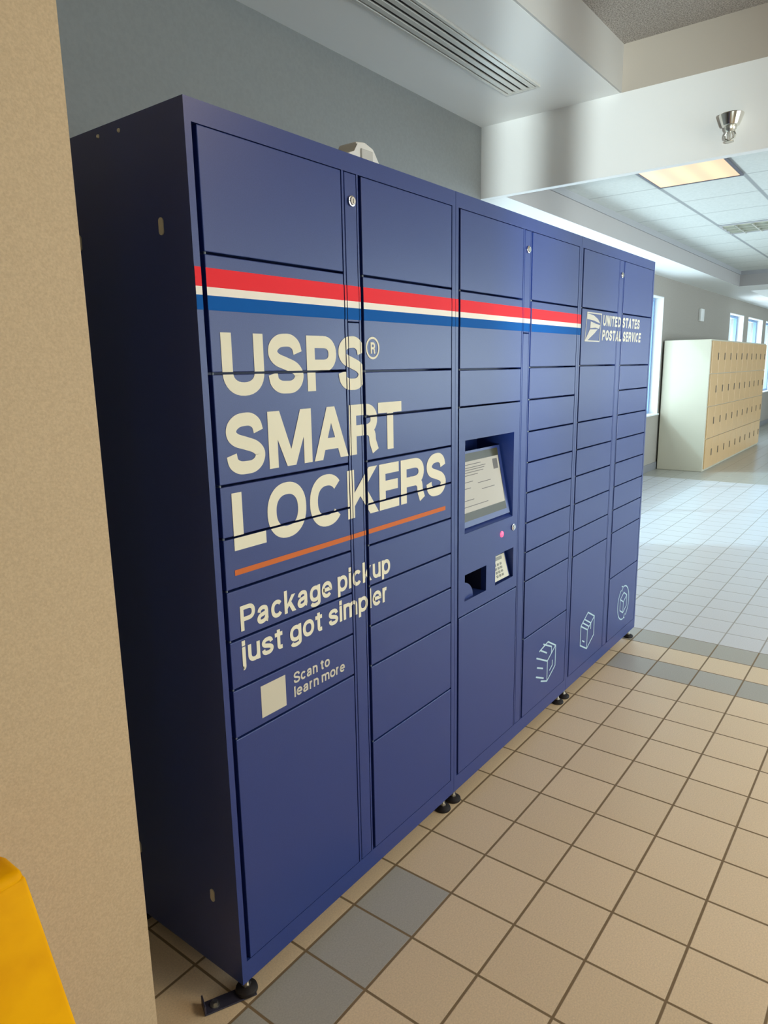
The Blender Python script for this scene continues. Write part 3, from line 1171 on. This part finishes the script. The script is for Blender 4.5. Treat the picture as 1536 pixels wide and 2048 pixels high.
# ---- eagle emblem and postal name on the far cabinet
bm = NB()
ribbon(bm, [(1.990, 1.694), (2.152, 1.694), (2.136, 1.580), (1.972, 1.580)], .0050, closed=True)
for poly in ([(1.994, 1.690), (2.060, 1.686), (2.112, 1.672), (2.140, 1.655), (2.120, 1.657), (2.070, 1.664), (1.990, 1.668)],
             [(2.030, 1.660), (2.090, 1.652), (2.140, 1.648), (2.128, 1.632), (2.086, 1.636), (2.026, 1.632)],
             [(2.024, 1.627), (2.112, 1.630), (2.076, 1.612), (2.000, 1.582), (1.975, 1.582)]):
    VY[0] += 1
    bm.faces.new([bm.verts.new((x, -.0007 - (VY[0] % 5) * .00004, z)) for x, z in poly])
cut_gaps(bm, gap_rects(2))
em = part('eagle_emblem', bm, GREY_V, MODS[2])
for txt, x0, x1, zb in (('UNITED STATES', 2.170, 2.664, 1.6470), ('POSTAL SERVICE', 2.166, 2.690, 1.5850)):
    for bm in text_line(txt, x0, x1, zb, .0450, .0105, .12, gap=.16):
        cut_gaps(bm, gap_rects(2))
        part('lettering', bm, GREY_V, MODS[2])

# ------------------------------------------------------------------ white device on top of the lockers
dv = thing('device_box', 'small white plastic box standing on top of the near navy locker', 'device', (.690, .19, TOP))
bm = NB()
prism(bm, [(.660, TOP + .0005), (.822, TOP + .0005), (.822, TOP + .070), (.790, TOP + .108), (.752, TOP + .118), (.712, TOP + .112), (.708, TOP + .080), (.660, TOP + .076)], .170, .235)
bmesh.ops.bevel(bm, geom=bm.edges[:], offset=.006, segments=2, profile=0.5, affect='EDGES')
part('device_case', bm, WHITE_PL, dv, True)
bm = NB()
box(bm, .730, .782, .166, .171, TOP + .030, TOP + .098, .002, 1)
part('front_cover', bm, mat('pale_grey_plastic', (0.55, 0.55, 0.52), 0.4), dv)

# ------------------------------------------------------------------ yellow floor sign by the pilaster
sg = thing('caution_floor_sign', 'yellow plastic folding floor sign standing in front of the beige pilaster', 'floor sign', (-.68, -.19, 0))


def sign_panel(y_top, y_bot, th):
    bm = NB()
    xr_t, xr_b, xl_t, xl_b = -.528, -.452, -.800, -.876
    zt, zb_ = .795, .0008
    for yo in (0, th):
        pass
    f = [(xl_b, y_bot, zb_), (xr_b, y_bot, zb_), (xr_t, y_top, zt), (xl_t, y_top, zt)]
    b = [(x, y + th, z) for x, y, z in f]
    va = [bm.verts.new(p) for p in f]
    vb = [bm.verts.new(p) for p in b]
    bm.faces.new(va)
    bm.faces.new(vb[::-1])
    for i in range(4):
        j = (i + 1) % 4
        bm.faces.new((va[j], va[i], vb[i], vb[j]))
    bmesh.ops.bevel(bm, geom=bm.edges[:], offset=.006, segments=3, profile=0.5, affect='EDGES')
    return bm


part('front_panel', sign_panel(-.207, -.36, .026), YELLOW, sg, True)
part('back_panel', sign_panel(-.165, -.02, .026), YELLOW, sg, True)
bm = NB()
box(bm, -.800, -.5285, -.206, -.140, .775, .806, .012, 3)
part('hinge_cap', bm, YELLOW, sg, True)
bm = NB()
box(bm, -.760, -.585, -.205, -.196, .640, .735, .004, 2)
part('molded_handle', bm, YELLOW, sg, True)

# ------------------------------------------------------------------ beige locker bank far down the hall
BX, BXE, BY0, BY1, BH = 9.362, 13.40, 1.150, 1.775, 1.785
bank = thing('locker_bank', 'tall beige locker bank with four tiers of small doors, standing by the windows', 'lockers', ((BX + BXE) / 2, (BY0 + BY1) / 2, 0))
bm = NB()
box(bm, BX, BXE, BY0 + .018, BY1, .001, BH, .006, 2)
part('locker_body', bm, BEIGE_S, bank)
NC = 10
cw = (BXE - BX - .06) / NC
for r, (z0, z1, zs) in enumerate(((1.335, 1.765, 1.562), (.895, 1.325, 1.118), (.455, .885, .685), (.035, .445, .243))):
    for c in range(NC):
        x0 = BX + .03 + c * cw + .004
        x1 = x0 + cw - .008
        bm = NB()
        box(bm, x0, x1, BY0, BY0 + .02, z0, z1, .003, 1)
        d = part('locker_door', bm, BEIGE, bank)
        xs = BX + .372 + c * .3915
        bm = NB()
        box(bm, xs - .022, xs + .022, BY0 - .004, BY0 + .002, zs - .048, zs + .048, .002, 1)
        part('handle_slot', bm, SLOT_DK, d)

# small pale plate on the window wall
wp = NB()
box(wp, 11.19, 11.40, Y2 - .04, Y2 - .0005, 2.12, 2.31, .006, 2)
o_ = part('wall_plate', wp, WHITE_PL, None, True)
tag(o_, 'small pale rectangular plate high on the wall above the beige lockers', 'wall plate')

# ------------------------------------------------------------------ ceiling fittings
# long slot diffuser in the soffit
DX0, DX1, DY0, DY1 = -2.0, 3.215, .815, 1.035
sd = thing('slot_diffuser', 'long slotted air diffuser in the soffit above the navy lockers', 'air vent', ((DX0 + DX1) / 2, (DY0 + DY1) / 2, Z1))
bm = NB()
box(bm, DX0, DX1, DY0, DY0 + .018, Z1 - .012, Z1 - .0005, .002, 1)
box(bm, DX0, DX1, DY1 - .018, DY1, Z1 - .012, Z1 - .0005, .002, 1)
box(bm, DX1 - .02, DX1, DY0 + .018, DY1 - .018, Z1 - .012, Z1 - .0005, .002, 1)
part('diffuser_frame', bm, DIFF, sd)
bm = NB()
box(bm, DX0, DX1 - .02, DY0 + .018, DY1 - .018, Z1 - .002, Z1 - .0005)
part('dark_slots', bm, DARK, sd)
for i in range(4):
    yc = DY0 + .018 + (DY1 - DY0 - .036) * (i + .5) / 4
    bm = NB()
    box(bm, DX0, DX1 - .02, yc - .0150, yc + .0150, Z1 - .011, Z1 - .003, .002, 1)
    part('blade', bm, DIFF, sd)

# lit troffer in the tile ceiling
tf = thing('ceiling_light', 'lit warm white troffer light in the tile ceiling beyond the beam', 'ceiling light', (4.52, .385, ZT), 'lights in the tile ceiling')
bm = NB()
x0, x1, y0, y1 = 3.915, 5.125, .082, .688
for a in ((x0, x1, y0, y0 + .02), (x0, x1, y1 - .02, y1), (x0, x0 + .02, y0 + .02, y1 - .02), (x1 - .02, x1, y0 + .02, y1 - .02)):
    box(bm, *a, ZT - .012, ZT - .0005, .002, 1)
part('light_frame', bm, FRAME_DK, tf)
bm = NB()
box(bm, x0 + .02, x1 - .02, y0 + .02, y1 - .02, ZT - .008, ZT - .002)
part('light_lens', bm, TROFFER, tf)

# louvred square light further on
lv = thing('ceiling_light', 'unlit square louvred ceiling light further down the tile ceiling', 'ceiling light', (7.43, .385, ZT), 'lights in the tile ceiling')
bm = NB()
x0, x1, y0, y1 = 7.135, 7.735, .082, .688
for a in ((x0, x1, y0, y0 + .02), (x0, x1, y1 - .02, y1), (x0, x0 + .02, y0 + .02, y1 - .02), (x1 - .02, x1, y0 + .02, y1 - .02)):
    box(bm, *a, ZT - .012, ZT - .0005, .002, 1)
part('light_frame', bm, FRAME_MT, lv)
bm = NB()
box(bm, x0 + .02, x1 - .02, y0 + .02, y1 - .02, ZT - .003, ZT - .001)
part('light_tray', bm, mat('louvre_tray', (0.62, 0.62, 0.50), 0.3, 0.3), lv)
bm = NB()
for i in range(1, 4):
    x = x0 + (x1 - x0) * i / 4
    box(bm, x - .006, x + .006, y0 + .02, y1 - .02, ZT - .022, ZT - .003)
for i in range(1, 4):
    y = y0 + (y1 - y0) * i / 4
    box(bm, x0 + .02, x1 - .02, y - .006, y + .006, ZT - .0215, ZT - .0035)
part('louvre', bm, LOUVRE, lv)

# sprinkler on the beam
SXx, SYy, SZt = XB - .052, -.142, 2.808
sp_ = thing('fire_sprinkler', 'chrome pendant fire sprinkler on the white beam', 'sprinkler', (SXx, SYy, SZt))
bm = NB()
lathe(bm, (SXx, SYy, SZt), [(.0, .0), (.062, .0), (.064, -.004), (.055, -.030), (.044, -.058), (.040, -.060), (.0, -.060)], 32)
part('escutcheon', bm, CHROME, sp_, True)
bm = NB()
lathe(bm, (SXx, SYy, SZt - .060), [(.0, .0), (.030, .0), (.030, -.016), (.022, -.026), (.018, -.030), (.0, -.030)], 20)
part('sprinkler_body', bm, STEEL, sp_, True)
bm = NB()
for s in (-1, 1):
    tube(bm, [(SXx + .0, SYy + s * .018, SZt - .085), (SXx, SYy + s * .027, SZt - .105), (SXx, SYy + s * .024, SZt - .122), (SXx, SYy, SZt - .135)], .0045, 8)
tube(bm, [(SXx, SYy, SZt - .088), (SXx, SYy, SZt - .135)], .004, 8)
part('frame_arms', bm, STEEL, sp_, True)
bm = NB()
cyl(bm, (SXx, SYy, SZt - .140), (0, 0, 1), .022, .022, .003, 20)
part('deflector', bm, STEEL, sp_)
bm = NB()
cyl(bm, (SXx, SYy, SZt - .020), (1, 0, 0), .020, .020, .051, 16)
part('wall_elbow', bm, CHROME, sp_, True)

# warm ceiling lamps in the coffer over the camera side of the lobby
for lx, ly, e in ((1.6, -2.6, 42), (1.8, -3.9, 42)):
    lamp('coffer_lamp', 'AREA', (lx, ly, ZC - .02), e, WARM, rot=(0, 0, 0), shape='RECTANGLE', size=1.15, size_y=.55)
